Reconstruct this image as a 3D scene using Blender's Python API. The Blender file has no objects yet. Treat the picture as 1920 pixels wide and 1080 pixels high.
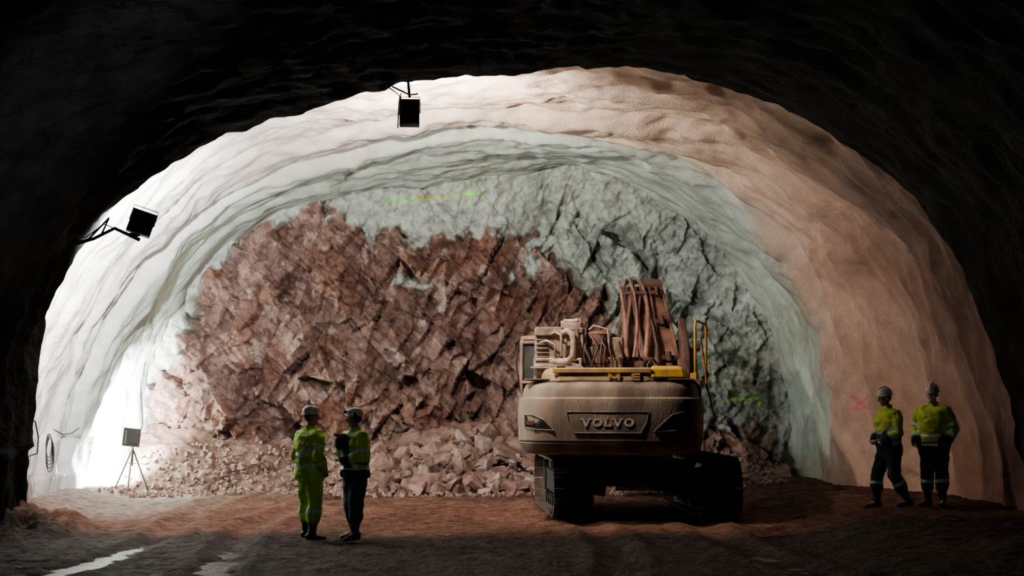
import bpy, bmesh, math, random
import numpy as np
from mathutils import Vector, Matrix, noise, kdtree
random.seed(7); np.random.seed(7)
F=2800.0; TH=math.atan(210/2800.0); CH=1.9
SC=bpy.context.scene; COL=SC.collection
def P(u,v,Y):
    a=(u-960)/F; b=(540-v)/F
    dy=math.cos(TH)-b*math.sin(TH); dz=math.sin(TH)+b*math.cos(TH)
    s=Y/dy
    return Vector((a*s,Y,CH+dz*s))
# ---------------- camera
cd=bpy.data.cameras.new('camera'); cam=bpy.data.objects.new('camera',cd); COL.objects.link(cam)
cd.lens=52.5; cd.sensor_width=36; cam.location=(0,0,CH); cam.rotation_euler=(math.pi/2+TH,0,0); cd.clip_end=200
SC.camera=cam
# ---------------- materials
def mat(name,col,rough=.8,col2=None,scale=5,metal=0,bump=0,bscale=30,attr=None,emis=None,estr=0,rough2=None,thr=(.35,.65),detail=6,spec=.5,stretch=None,bdist=.03):
    m=bpy.data.materials.new(name); m.use_nodes=True; nt=m.node_tree; N=nt.nodes; L=nt.links
    b=N['Principled BSDF']; b.inputs['Roughness'].default_value=rough; b.inputs['Metallic'].default_value=metal
    b.inputs['Specular IOR Level'].default_value=spec
    tc=N.new('ShaderNodeTexCoord'); src=tc.outputs['Object']
    if stretch:
        mp=N.new('ShaderNodeMapping'); mp.inputs['Scale'].default_value=stretch; L.new(src,mp.inputs[0]); src=mp.outputs[0]
    nz=N.new('ShaderNodeTexNoise'); nz.inputs['Scale'].default_value=scale; nz.inputs['Detail'].default_value=detail
    L.new(src,nz.inputs['Vector'])
    rp=N.new('ShaderNodeValToRGB'); rp.color_ramp.elements[0].position=thr[0]; rp.color_ramp.elements[1].position=thr[1]
    L.new(nz.outputs['Fac'],rp.inputs[0])
    c2=col2 if col2 else tuple(c*.7 for c in col)
    if attr:
        at=N.new('ShaderNodeAttribute'); at.attribute_name=attr
        rp.color_ramp.elements[0].color=(*c2,1); rp.color_ramp.elements[1].color=(*col,1)
        mx=N.new('ShaderNodeMix'); mx.data_type='RGBA'; mx.blend_type='MULTIPLY'; mx.inputs[0].default_value=1
        L.new(at.outputs['Color'],mx.inputs[6]); L.new(rp.outputs[0],mx.inputs[7]); L.new(mx.outputs[2],b.inputs['Base Color'])
    else:
        rp.color_ramp.elements[0].color=(*col,1); rp.color_ramp.elements[1].color=(*c2,1)
        L.new(rp.outputs[0],b.inputs['Base Color'])
    if rough2 is not None:
        mr=N.new('ShaderNodeMapRange'); mr.inputs[1].default_value=thr[0]; mr.inputs[2].default_value=thr[1]
        mr.inputs[3].default_value=rough; mr.inputs[4].default_value=rough2
        L.new(nz.outputs['Fac'],mr.inputs[0]); L.new(mr.outputs[0],b.inputs['Roughness'])
    if bump:
        n2=N.new('ShaderNodeTexNoise'); n2.inputs['Scale'].default_value=bscale; n2.inputs['Detail'].default_value=8
        L.new(src,n2.inputs['Vector'])
        bp=N.new('ShaderNodeBump'); bp.inputs['Strength'].default_value=bump; bp.inputs['Distance'].default_value=bdist
        L.new(n2.outputs['Fac'],bp.inputs['Height']); L.new(bp.outputs[0],b.inputs['Normal'])
    if emis:
        b.inputs['Emission Color'].default_value=(*emis,1); b.inputs['Emission Strength'].default_value=estr
    return m
M_lining=mat('sprayed_concrete',(1,1,1),.9,(.82,.79,.76),3,bump=.7,bscale=24,attr='Col',bdist=.028,spec=.25)
M_near=mat('shadowed_concrete',(.008,.007,.0062),.98,(.004,.0035,.003),2,bump=.8,bscale=14,spec=.05)  # near-black copy of the concrete, the vault's shade put into its colour
M_face=mat('fractured_rock',(1,1,1),.75,(.52,.45,.43),5,bump=.9,bscale=8,attr='Col',detail=12,bdist=.045,spec=.45)
M_floor=mat('wet_mud',(1,1,1),.9,(.45,.42,.40),5,bump=1,bscale=13,attr='Col',rough2=.7,detail=12,bdist=.05,spec=.10)
M_puddle=mat('muddy_water',(.010,.007,.005),.42,(.018,.012,.009),4,bump=1,bscale=7,spec=.10)
M_rock=mat('loose_rock',(.25,.155,.125),.85,(.10,.052,.04),4,bump=.8,bscale=12,detail=10)
M_rock2=mat('grey_rock',(.34,.26,.225),.85,(.19,.13,.108),3,bump=.6,bscale=14)
M_dust=mat('dusty_paint',(.20,.125,.085),.75,(.085,.05,.036),2.2,bump=.3,bscale=25,detail=12,spec=.3)
M_dust2=mat('dusty_counterweight_paint',(.25,.19,.145),.7,(.09,.065,.05),2.2,bump=.25,bscale=30,detail=15,stretch=(1,1,.35),spec=.3,thr=(.36,.64))
M_hoodm=mat('dusty_hood_paint',(.40,.27,.15),.75,(.20,.125,.07),3,bump=.25,bscale=25,spec=.3,detail=10)
M_yel=mat('yellow_paint',(.70,.40,.02),.5,(.42,.25,.06),6)
M_yel2=mat('worn_yellow_paint',(.58,.34,.05),.6,(.30,.19,.10),4,detail=12)
M_letter=mat('pale_letter_paint',(.60,.53,.45),.6,(.46,.39,.32),10)
M_letter2=mat('faded_yellow_letter',(.55,.36,.07),.6,(.40,.24,.10),12)
M_dark=mat('dark_steel',(.010,.008,.007),.85,(.02,.015,.012),6,bump=.3,spec=.15)
M_track=mat('muddy_track_steel',(.065,.043,.032),.8,(.016,.011,.009),5,bump=.4,spec=.25)
M_glass=mat('dark_glass',(.02,.022,.022),.12,(.04,.04,.038),3)
M_pipe=mat('pale_pipe_metal',(.46,.38,.31),.5,(.16,.10,.07),6,detail=12)
M_eng=mat('dirty_machinery',(.24,.165,.12),.65,(.06,.036,.026),5,bump=.5,detail=12)
M_hose=mat('rusty_hose',(.24,.12,.08),.65,(.11,.05,.035),6)
M_hosed=mat('dark_hose',(.07,.038,.028),.6,(.035,.02,.015),6)
M_boom=mat('boom_paint',(.075,.036,.027),.8,(.04,.021,.016),3,bump=.4,spec=.3)
M_boomr=mat('reddish_boom_paint',(.16,.075,.05),.75,(.045,.023,.017),3.5,bump=.5,spec=.3,detail=12)
M_red=mat('red_lens',(.10,.012,.01),.4,(.06,.01,.01))
M_black=mat('black_housing',(.004,.004,.004),.7,(.008,.008,.008),spec=.15)
M_cable=mat('grey_cable',(.04,.04,.04),.6,(.02,.02,.02))
M_lens1=mat('lamp_lens_warm',(1,1,1),.3,emis=(1,.85,.65),estr=12)
M_lens2=mat('lamp_lens_cool',(1,1,1),.3,emis=(.93,1,.95),estr=12)
M_panel=mat('grey_panel',(.045,.04,.04),.6,(.03,.026,.026),spec=.2)
M_leg=mat('tripod_metal',(.04,.035,.033),.6,spec=.2)
M_lime=mat('lime_high_visibility_fabric',(.42,.74,.02),.75,(.27,.52,.015),9,bump=.4,bscale=12)
M_lime2=mat('yellow_high_visibility_fabric',(.38,.50,.02),.75,(.24,.34,.015),9,bump=.4,bscale=12)
M_navy=mat('navy_fabric',(.008,.012,.02),.9,(.005,.007,.012),9,bump=.3,bscale=12,spec=.2)
M_jean=mat('blue_denim',(.045,.075,.13),.85,(.03,.05,.08),12,bump=.2)
M_band=mat('silver_reflective_tape',(.48,.66,.70),.35,(.36,.52,.57),20)
M_boot=mat('black_rubber',(.012,.011,.010),.5,(.018,.015,.013),8,spec=.4)
M_skin=mat('skin',(.34,.19,.13),.6,(.28,.15,.10),12)
M_hair=mat('dark_hair',(.02,.014,.01),.7)
M_helw=mat('white_plastic',(.55,.54,.53),.35,(.44,.43,.41),6)
M_helg=mat('grey_plastic',(.38,.37,.37),.4,(.28,.27,.27),6)
M_eye=mat('eye_white',(.4,.38,.35),.3)
M_rope=mat('orange_rope',(.5,.14,.02),.7)
# ---------------- helpers
def setattr_col(me,cols):
    a=me.color_attributes.new('Col','FLOAT_COLOR','POINT')
    c=np.ones((len(cols),4),dtype=np.float32); c[:,:3]=cols
    a.data.foreach_set('color',c.ravel())
def grid_obj(name,V,mt,cols=None,smooth=True):
    n,m=V.shape[:2]; idx=np.arange(n*m).reshape(n,m)
    f=np.stack([idx[:-1,:-1],idx[:-1,1:],idx[1:,1:],idx[1:,:-1]],-1).reshape(-1,4)
    me=bpy.data.meshes.new(name); me.from_pydata(V.reshape(-1,3).tolist(),[],f.tolist()); me.update()
    if cols is not None: setattr_col(me,cols.reshape(-1,3))
    me.materials.append(mt)
    if smooth: me.polygons.foreach_set('use_smooth',[True]*len(me.polygons))
    o=bpy.data.objects.new(name,me); COL.objects.link(o); return o
def fr(p,s,o=4,off=0.,H=1.0):
    q=p*s+off
    return np.array([noise.fractal(v,H,2.0,o) for v in q.tolist()])
def sst(a,b,x):
    t=np.clip((x-a)/(b-a),0,1); return t*t*(3-2*t)
def meta(o,label,cat,**k):
    o['label']=label; o['category']=cat
    for a,b in k.items(): o[a]=b
def empty(name,loc,label,cat,**k):
    o=bpy.data.objects.new(name,None); o.location=loc; o.empty_display_size=.3; COL.objects.link(o); meta(o,label,cat,**k); return o
def mk(name,bm,mt,parent=None,M=None,bevel=0,smooth=False,seg=2,label=None):
    if M is not None: bmesh.ops.transform(bm,matrix=M,verts=bm.verts)
    bmesh.ops.recalc_face_normals(bm,faces=bm.faces)
    me=bpy.data.meshes.new(name); bm.to_mesh(me); bm.free()
    for m in (mt if isinstance(mt,(list,tuple)) else [mt]): me.materials.append(m)
    if smooth: me.polygons.foreach_set('use_smooth',[True]*len(me.polygons))
    o=bpy.data.objects.new(name,me); COL.objects.link(o)
    if parent: o.parent=parent
    if bevel:
        b=o.modifiers.new('bevel','BEVEL'); b.width=bevel; b.segments=seg; b.limit_method='ANGLE'
    if label: o['label']=label
    return o
def box(bm,c,s,R=None):
    m=Matrix.Translation(Vector(c))
    if R is not None: m=m@R
    m=m@Matrix.Diagonal((s[0],s[1],s[2],1))
    return bmesh.ops.create_cube(bm,size=1,matrix=m)['verts']
def tube(bm,pts,r,seg=8,side=None,cap=True,roundcap=False):
    pts=[Vector(p) for p in pts]; n=len(pts)
    if not isinstance(r,(list,)): r=[r]*n
    rr=[(x,x) if not isinstance(x,tuple) else x for x in r]
    T=[]
    for i in range(n):
        t=(pts[min(i+1,n-1)]-pts[max(i-1,0)]); T.append(t.normalized())
    s=Vector(side) if side else (Vector((1,0,0)) if abs(T[0].x)<.8 else Vector((0,1,0)))
    if roundcap:
        a0,b0=rr[0]; a1,b1=rr[-1]; m0=min(a0,b0); m1=min(a1,b1)
        pre=[(pts[0]-T[0]*m0*math.sin(k),(a0*math.cos(k),b0*math.cos(k))) for k in (1.45,1.0,.5)]
        post=[(pts[-1]+T[-1]*m1*math.sin(k),(a1*math.cos(k),b1*math.cos(k))) for k in (.5,1.0,1.45)]
        P2=[p for p,_ in pre]+pts+[p for p,_ in post]; R2=[x for _,x in pre]+rr+[x for _,x in post]
        T2=[T[0]]*3+T+[T[-1]]*3; pts,rr,T=P2,R2,T2
    rings=[]
    for p,(a,b),t in zip(pts,rr,T):
        s=(s-t*s.dot(t)); s.normalize(); q=t.cross(s)
        rings.append([bm.verts.new(p+s*(a*math.cos(2*math.pi*k/seg))+q*(b*math.sin(2*math.pi*k/seg))) for k in range(seg)])
    for A,B in zip(rings[:-1],rings[1:]):
        for k in range(seg): bm.faces.new((A[k],A[(k+1)%seg],B[(k+1)%seg],B[k]))
    if cap: bm.faces.new(rings[0][::-1]); bm.faces.new(rings[-1])
def loft(bm,secs,cap=True):
    R=[[bm.verts.new(p) for p in s] for s in secs]; n=len(R[0])
    for A,B in zip(R[:-1],R[1:]):
        for k in range(n): bm.faces.new((A[k],A[(k+1)%n],B[(k+1)%n],B[k]))
    if cap: bm.faces.new(R[0][::-1]); bm.faces.new(R[-1])
def prism(bm,poly,x0,x1):
    loft(bm,[[Vector((x0,y,z)) for y,z in poly],[Vector((x1,y,z)) for y,z in poly]])
def prismY(bm,poly,y0,y1):
    loft(bm,[[Vector((x,y0,z)) for x,z in poly],[Vector((x,y1,z)) for x,z in poly]])
def ellip(bm,c,r,R=None,seg=16):
    m=Matrix.Translation(Vector(c))
    if R is not None: m=m@R
    bmesh.ops.create_uvsphere(bm,u_segments=seg,v_segments=seg//2+2,radius=1,matrix=m@Matrix.Diagonal((*r,1)))
# ---------------- tunnel profiles
def px(l,Y): return [(P(u,v,Y).x,P(u,v,Y).z) for u,v in l]
lip=[(-7.0,-.6),(-7.05,0)]+px([(60,880),(64,760),(75,650),(95,570),(125,500),(165,435),(230,370),(330,300),(430,250),(560,207),(690,172),(820,143),(940,130),(1060,124),(1200,128),(1350,156),(1500,218),(1650,322),(1765,440),(1845,590),(1890,750)],22)+[(7.5,.8),(7.55,-.6)]
outer=[(-8.25,-.6),(-8.25,.3),(-8.2,1.2),(-7.9,2.5),(-7.2,4.0),(-5.95,5.4),(-4.65,6.25),(-3.1,6.75),(-1.1,7.05),(.8,7.05),(3.1,6.75),(4.4,6.2),(5.55,5.35),(6.45,4.4),(7.1,3.2),(7.45,1.9),(7.6,.8),(7.65,-.6)]
mid=[(-8.4,-.6),(-8.45,.3),(-8.39,1.07),(-7.97,2.42),(-7.25,3.87),(-6.0,5.32),(-4.76,6.1),(-3.2,6.6),(-1.14,6.92),(.41,6.9),(2.49,6.6),(3.9,6.0),(5.15,4.85),(5.85,3.6),(6.1,2.3),(6.25,1.2),(6.3,-.6)]
fac=[(-8.2,-.6),(-8.2,.05),(-8.15,1.6),(-7.85,3.2),(-6.5,5.3),(-4.9,6.15),(-3,6.5),(-1.3,6.7),(.3,6.95),(1.8,7.05),(3.1,6.5),(4.4,5.5),(5.3,4.3),(5.9,3.1),(6.15,1.8),(6.2,.8),(6.2,-.6)]
def resamp(pr,M):
    p=np.array(pr,float); out=[]
    for i in range(len(p)-1):
        p0=p[max(i-1,0)];p1=p[i];p2=p[i+1];p3=p[min(i+2,len(p)-1)]
        for t in np.linspace(0,1,12,endpoint=False):
            out.append(.5*((2*p1)+(-p0+p2)*t+(2*p0-5*p1+4*p2-p3)*t*t+(-p0+3*p1-3*p2+p3)*t**3))
    out.append(p[-1]); p=np.array(out)
    d=np.r_[0,np.cumsum(np.linalg.norm(np.diff(p,axis=0),axis=1))]
    s=np.linspace(0,d[-1],M)
    return np.stack([np.interp(s,d,p[:,0]),np.interp(s,d,p[:,1])],-1)
CX,CZ=-.6,1.2
def build_lining(keys,Ys,M):
    K=[(y,resamp(pr,M)) for y,pr in keys]
    V=np.zeros((len(Ys),M,3))
    for i,Y in enumerate(Ys):
        if Y<=K[0][0]: q=K[0][1]
        elif Y>=K[-1][0]: q=K[-1][1]
        else:
            for (a,A),(b,B) in zip(K[:-1],K[1:]):
                if a<=Y<=b: t=(Y-a)/(b-a); q=A*(1-t)+B*t; break
        V[i,:,0]=q[:,0]; V[i,:,1]=Y; V[i,:,2]=q[:,1]
    return V
def radial(V,d):
    D=np.stack([V[...,0]-CX,np.zeros(V.shape[:2]),V[...,2]-CZ],-1); D/=np.linalg.norm(D,axis=-1,keepdims=True)
    return V+D*d[...,None]
M=560
Ys=np.r_[22.25,np.arange(22.4,34.3,.040)]
V=build_lining([(22.3,outer),(26,outer),(29,mid),(34,fac)],Ys,M)
pts=V.reshape(-1,3)
ang=np.arctan2(pts[:,2]-CZ,pts[:,0]-CX)
q=np.stack([ang*5.2,pts[:,1]*1.0,np.zeros(len(pts))],-1)
wv=fr(q,.6,2,51.)
qq=q+np.stack([wv*.5,wv*.4,wv*0],-1)
n1=fr(qq*np.array([.35,.8,1]),.9,3,3.1); n2=fr(qq*np.array([.85,1.1,1]),1.6,3,11.3); n3=fr(q,5.,3,5.)
bil=-np.abs(fr(qq*np.array([.8,1,1]),1.25,1,71.))*1.6+.3
rside=sst(-1.,3.5,pts[:,0])*sst(1.5,4.5,pts[:,2])
dimp=-sst(.15,.55,fr(q*np.array([.9,1.2,1]),1.7,1,140.))*rside
yy=pts[:,1]+.6*fr(q*np.array([.6,.6,1]),.4,3,20.)
lrw=sst(4.0,-1.5,pts[:,0])
saw=np.zeros(len(pts))
for y0,amp,w_ in ((24.9,.10,.25),(26.9,.17,.18),(29.0,.30,.14),(31.2,.12,.2)):
    saw+=amp*(sst(y0-1.6,y0-w_,yy)-sst(y0-w_,y0+w_,yy))
d=.18*n1+.11*n2+.018*n3+.06*bil-.09*dimp+saw*(.30+.65*lrw)
d=np.where(pts[:,2]<.5,d*.6,d)
V=radial(V,d.reshape(V.shape[:2]))
fy=28.6+.5*sst(0,-5,pts[:,0])+.65*sst(4.0,6,pts[:,0])
fw=.3+.5*sst(0,5,pts[:,0])
fresh=sst(0,1,(yy+.3*n2+.25*n1-fy+fw)/(2*fw))
white=np.array([.71,.665,.635]); peach=np.array([.74,.58,.46]); pink=np.array([.60,.40,.32]); green=np.array([.43,.505,.455])
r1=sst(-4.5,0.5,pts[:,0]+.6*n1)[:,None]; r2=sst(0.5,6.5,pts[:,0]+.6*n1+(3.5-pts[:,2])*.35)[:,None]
c=white*(1-r1)+peach*r1; c=c*(1-r2)+pink*r2  # left side whitened in colour to strengthen the floodlit glare
ma=(sst(26.6,27.1,yy)*sst(3,-2,pts[:,0]))[:,None]*.5
c=c*(1-ma)+np.array([.40,.38,.39])*ma
fg=fresh[:,None]
c=c*(1-fg)+green*fg
c*= (0.95+.22*n1+.15*np.minimum(bil,0)+.18*n2)[:,None]
dim=(.2*(-dimp))[:,None]*(1-fg)  # shade of the dimple hollows also painted into the colour
c=c*(1-dim)+np.array([.24,.13,.085])*dim
shade_fade=(sst(26.6,23.2,pts[:,1]+.9*n1+.4*n2)*sst(2.0,6.3,pts[:,0]+.5*n2))[:,None]*.90  # painted light falloff: right lining darkens towards the camera
c=c*(1-shade_fade)+np.array([.045,.021,.015])*shade_fade
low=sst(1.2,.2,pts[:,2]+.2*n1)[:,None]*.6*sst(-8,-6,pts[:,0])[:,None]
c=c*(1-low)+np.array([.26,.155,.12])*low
ya=pts[:,1]-28.1; za=pts[:,2]-1.85
mk_=(np.abs(ya)<.36)&(np.abs(za)<.13)&(pts[:,0]>4)&((np.abs(ya-za*2)<.07)|(np.abs(ya+za*2)<.07)|(np.abs(za+.11)<.025))
c[mk_]=np.array([.60,.17,.22])
c=np.clip(c,.008,.9)
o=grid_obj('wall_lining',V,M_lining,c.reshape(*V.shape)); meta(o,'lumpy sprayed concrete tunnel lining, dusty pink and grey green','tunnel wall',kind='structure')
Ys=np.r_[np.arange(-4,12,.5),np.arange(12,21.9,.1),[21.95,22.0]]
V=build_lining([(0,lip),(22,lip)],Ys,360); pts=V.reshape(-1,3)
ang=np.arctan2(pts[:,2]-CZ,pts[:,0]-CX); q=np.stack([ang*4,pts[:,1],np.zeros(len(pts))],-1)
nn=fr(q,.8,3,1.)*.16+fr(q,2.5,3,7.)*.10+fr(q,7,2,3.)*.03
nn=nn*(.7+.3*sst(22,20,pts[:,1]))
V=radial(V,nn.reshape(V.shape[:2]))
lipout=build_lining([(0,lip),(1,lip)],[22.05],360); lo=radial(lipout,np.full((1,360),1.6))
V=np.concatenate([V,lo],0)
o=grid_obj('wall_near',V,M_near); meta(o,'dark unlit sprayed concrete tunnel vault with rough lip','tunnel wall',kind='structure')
# ---------------- ground
def gz(x,y):
    return .27*sst(3.4,6.0,x)+.2*sst(-7.2,-8.3,x)*sst(19,23,y)
X=np.arange(-9.2,9.2,.06); Yg=np.r_[np.arange(-4,14,.3),np.arange(14,34.6,.06)]
GX,GY=np.meshgrid(X,Yg); g=np.stack([GX.ravel(),GY.ravel(),np.zeros(GX.size)],-1)
b1=fr(g,.5,3,2.); b2=fr(g,2.3,5,9.); rut=fr(g*np.array([.8,2.0,1]),1.,4,4.); b3=fr(g,7,3,14.)
z=gz(g[:,0],g[:,1])+.025*b1+.028*b2+.02*rut+.018*b3
for tx in (-5.2,-3.6,1.0,3.2):
    cx_=tx+.35*np.sin(g[:,1]*.35+tx); dd_=(g[:,0]-cx_)
    z+= -.05*np.exp(-(dd_/.22)**2)+.03*np.exp(-((np.abs(dd_)-.36)/.12)**2)
z+=.30*np.exp(-((g[:,0]+6.9)/.55)**2)*sst(20.0,21.2,g[:,1])*sst(23.2,22.2,g[:,1])*(1+b2)
V=np.stack([g[:,0],g[:,1],z],-1)
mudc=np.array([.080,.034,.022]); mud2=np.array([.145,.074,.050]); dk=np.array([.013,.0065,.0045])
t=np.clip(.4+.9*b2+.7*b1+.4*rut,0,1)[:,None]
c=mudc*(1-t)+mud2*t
w=sst(22.0,20.7,g[:,1]+.8*b1)[:,None]; c=c*(1-w)+dk*w  # near floor painted almost black for the unlit part of the tunnel
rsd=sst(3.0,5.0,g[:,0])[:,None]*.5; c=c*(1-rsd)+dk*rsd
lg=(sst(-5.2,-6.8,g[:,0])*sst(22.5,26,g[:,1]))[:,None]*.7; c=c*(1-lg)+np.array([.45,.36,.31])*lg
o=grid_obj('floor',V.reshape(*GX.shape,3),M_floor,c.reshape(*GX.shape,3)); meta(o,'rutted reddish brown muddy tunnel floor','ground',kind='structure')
for (cx,cy,rx,ry_,zz) in ((-4.5,17.4,1.8,2.2,-.030),(2.9,17.3,.5,1.4,-.035)):
    bm=bmesh.new()
    vs=[bm.verts.new((cx+rx*math.cos(a)*(1+.2*math.sin(3*a)),cy+ry_*math.sin(a)*(1+.15*math.cos(4*a)),zz)) for a in np.linspace(0,2*math.pi,40,endpoint=False)]
    bm.faces.new(vs)
    o=mk('puddle',bm,M_puddle); meta(o,'shallow muddy puddle on the tunnel floor','puddle')
# ---------------- rock face
FY=33.5
def pip(px_,pz_,poly):
    ins=np.zeros(len(px_),bool); n=len(poly)
    for i in range(n):
        x1,z1=poly[i]; x2,z2=poly[(i+1)%n]
        if z1==z2: continue
        cnd=((z1>pz_)!=(z2>pz_))&(px_<(x2-x1)*(pz_-z1)/(z2-z1)+x1); ins^=cnd
    return ins
fx=np.arange(-9,7.6,.024); fz=np.arange(-.3,7.7,.024)
GX,GZ=np.meshgrid(fx,fz); g=np.stack([GX.ravel(),np.zeros(GX.size),GZ.ravel()],-1)
wx=fr(g,1.1,4,3.); wz=fr(g,1.1,4,41.); hf=fr(g,5.,4,9.); big=fr(g,.45,3,15.)
fine=fr(g,12.,3,1.)
def facets(dens,tilt,warp,ani,seed):
    rs=np.random.RandomState(seed); n=int(dens*17*8.2)
    c0=np.stack([rs.uniform(-9.2,7.8,n),rs.uniform(-.5,7.9,n)],-1)
    th=ani[0]; s=ani[1]
    Rm=np.array([[math.cos(th),math.sin(th)],[-math.sin(th)*s,math.cos(th)*s]])
    cc=c0@Rm.T; qq=np.stack([g[:,0]+warp*wx,g[:,2]+warp*wz],-1); qc=qq@Rm.T
    kd=kdtree.KDTree(n)
    for i,p in enumerate(cc): kd.insert((p[0],p[1],0),i)
    kd.balance()
    idx=np.array([kd.find((a,b,0))[1] for a,b in qc.tolist()])
    T=np.clip(rs.normal(0,tilt,(n,2)),-1.6*tilt,1.6*tilt); off=rs.uniform(-1,1,n)
    dlt=qq-c0[idx]
    return (dlt*T[idx]).sum(1),off[idx],idx
f1,o1,i1=facets(1.4,.58,.12,(-.85,3.2),11)
f2,o2,i2=facets(5,.78,.08,(1.1,3.8),2)
f3,o3,i3=facets(22,.70,.05,(-.75,3.8),3)
bpoly=px([(200,980),(268,860),(292,720),(340,665),(368,585),(400,515),(445,462),(505,430),(560,406),(625,388),(670,418),(720,428),(770,440),(815,452),(860,440),(900,430),(940,455),(980,438),(1040,478),(1078,545),(1130,552),(1180,610),(1240,690),(1300,800),(1370,815),(1430,805),(1500,980)],FY)
bx=g[:,0]+.22*wx+.14*hf+.12*o2; bz=g[:,2]+.22*wz+.14*hf+.16*o2+.08*o3
brown=pip(bx,bz,bpoly)
streak=fr(g*np.array([1.3,1,.8])+np.stack([g[:,2]*.6,g[:,1]*0,g[:,1]*0],-1),1.6,5,210.)+.12*o2
brown&=~((streak>.36)&(g[:,2]>4.5+.5*wx)&(g[:,0]>-3.6))
bmk=brown.reshape(GX.shape).astype(float)
for _ in range(2): bmk=(bmk+np.roll(bmk,1,0)+np.roll(bmk,-1,0)+np.roll(bmk,1,1)+np.roll(bmk,-1,1))/5
bmk=bmk.ravel()
fp=resamp(fac,400); fa=np.arctan2(fp[:,1]-CZ,fp[:,0]-CX); frr=np.hypot(fp[:,0]-CX,fp[:,1]-CZ)
ga=np.arctan2(g[:,2]-CZ,g[:,0]-CX); od=np.argsort(fa)
rr=np.hypot(g[:,0]-CX,g[:,2]-CZ)/np.interp(ga,fa[od],frr[od])
rr=np.where(g[:,2]<CZ,np.abs(g[:,0]-CX)/np.where(g[:,0]>CX,6.8,7.6),rr)
rough=f1*.75+.06*o1+f2*.65+.05*o2+f3*.48+.016*o3+.022*fine+.05*hf
inner=sst(.97,.75,rr)
ridge=1-np.abs(fr(g*np.array([1,1,.6])+np.stack([g[:,2]*.35,g[:,1]*0,g[:,1]*0],-1),1.3,4,120.))*2.2
sm=(f1*.35+f2*.32+.14*np.clip(ridge,-1,1))*(.3+.7*inner)+.06*hf+.012*fine
right=sst(.5,3,g[:,0])*(1-bmk)
sm=sm*(1+.5*right)
y=FY+.22*big+rough*bmk+sm*(1-bmk)-.10*(1-bmk)
y-= 2.2*np.clip(rr-.80,0,.5)**1.4*2.2
y-= .15*np.clip(2.0-g[:,2],0,3)
V=np.stack([g[:,0],y,g[:,2]],-1)
ct=np.random.RandomState(5).uniform(0,1,20000)
tone=(.40*ct[i2]+.28*ct[i3+5000]+.32*ct[i1+9000])
A=np.array([.090,.044,.034]); B=np.array([.28,.18,.15]); C=np.array([.18,.072,.043]); D=np.array([.46,.375,.34])
t=np.clip((tone-.5)*1.6+.47+.5*wx,0,1)[:,None]
c=A*(1-t)+B*t
rust=sst(.05,.5,fr(g,.9,4,77.))[:,None]*.55; c=c*(1-rust)+C*rust
pale=sst(.4,.75,fr(g,2.2,4,55.)+.2*o2)[:,None]*.6; c=c*(1-pale)+D*pale
grey=np.array([.37,.445,.405])*(1+.22*wx)[:,None]
gdk=sst(-.1,.5,fr(g,.8,4,66.))*sst(.0,2.5,g[:,0]); grey=grey*(1-.4*gdk)[:,None]
ol=(sst(.1,.5,fr(g,.6,3,88.))*sst(0,3,g[:,0]))[:,None]*.4; grey=grey*(1-ol)+np.array([.17,.18,.12])*ol
lowr=(sst(3.2,1.2,g[:,2])*sst(2.5,4,g[:,0]))[:,None]*.4; grey=grey*(1-lowr)+np.array([.14,.13,.11])*lowr
c=c*bmk[:,None]+grey*(1-bmk)[:,None]
def stroke(u1,v1,u2,v2,w,col,k=.9,D_=.6):
    a=P(u1,v1,FY-D_); b=P(u2,v2,FY-D_); ax,az,bx_,bz_=a.x,a.z,b.x,b.z
    L2=(bx_-ax)**2+(bz_-az)**2; s=np.clip(((g[:,0]-ax)*(bx_-ax)+(g[:,2]-az)*(bz_-az))/L2,0,1)
    dd=np.hypot(g[:,0]-ax-s*(bx_-ax),g[:,2]-az-s*(bz_-az)+.03*wx)
    m=(sst(w,w*.3,dd+.02*hf)*k)[:,None]
    global c
    c=c*(1-m)+np.array(col)*m
stroke(722,376,905,360,.038,(.25,.85,.06),.9); stroke(880,354,880,382,.03,(.25,.85,.05),.9); stroke(780,369,870,364,.03,(.7,.12,.06),.5)
stroke(1372,750,1430,746,.045,(.25,.95,.08),.95,1.0); stroke(1432,732,1432,764,.035,(.25,.95,.08),.95,1.0)
c=np.clip(c,.008,.9)
o=grid_obj('wall_face',V.reshape(*GX.shape,3),M_face,c.reshape(*GX.shape,3)); meta(o,'fractured brown rock tunnel face with grey green sprayed concrete','rock face',kind='structure')
# ---------------- rubble heap
def foot(x): return 30.9+.3*np.sin(x*.9)+.8*sst(2,5,x)-.5*sst(-5,-8,x)
def top(x): return 1.10+.35*sst(-4,-8,x)+.60*np.exp(-((x+.6)/1.7)**2)-.35*sst(2,5,x)
def heap(x,y):
    f=foot(x); t=np.clip((y-f)/(33.3-f),0,1.2); return top(x)*t**.9
X=np.arange(-8.1,6.0,.05); Yh=np.arange(30.0,33.2,.05)
GX,GY=np.meshgrid(X,Yh); g=np.stack([GX.ravel(),GY.ravel(),np.zeros(GX.size)],-1)
hb=fr(g,1.6,4,6.); hc=fr(g,6,3,8.)
z=heap(g[:,0],g[:,1])+(.15*hb+.05*hc)*sst(-.2,.6,g[:,1]-foot(g[:,0]))-.14+gz(g[:,0],g[:,1])*.5
t=np.clip(.5+.8*hb,0,1)[:,None]; c=np.array([.12,.06,.044])*(1-t)+np.array([.24,.145,.115])*t
o=grid_obj('rubble_heap',np.stack([g[:,0],g[:,1],z],-1).reshape(*GX.shape,3),M_face,c.reshape(*GX.shape,3)); meta(o,'sloping heap of reddish brown blasted rock debris','rubble',kind='stuff')
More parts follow.
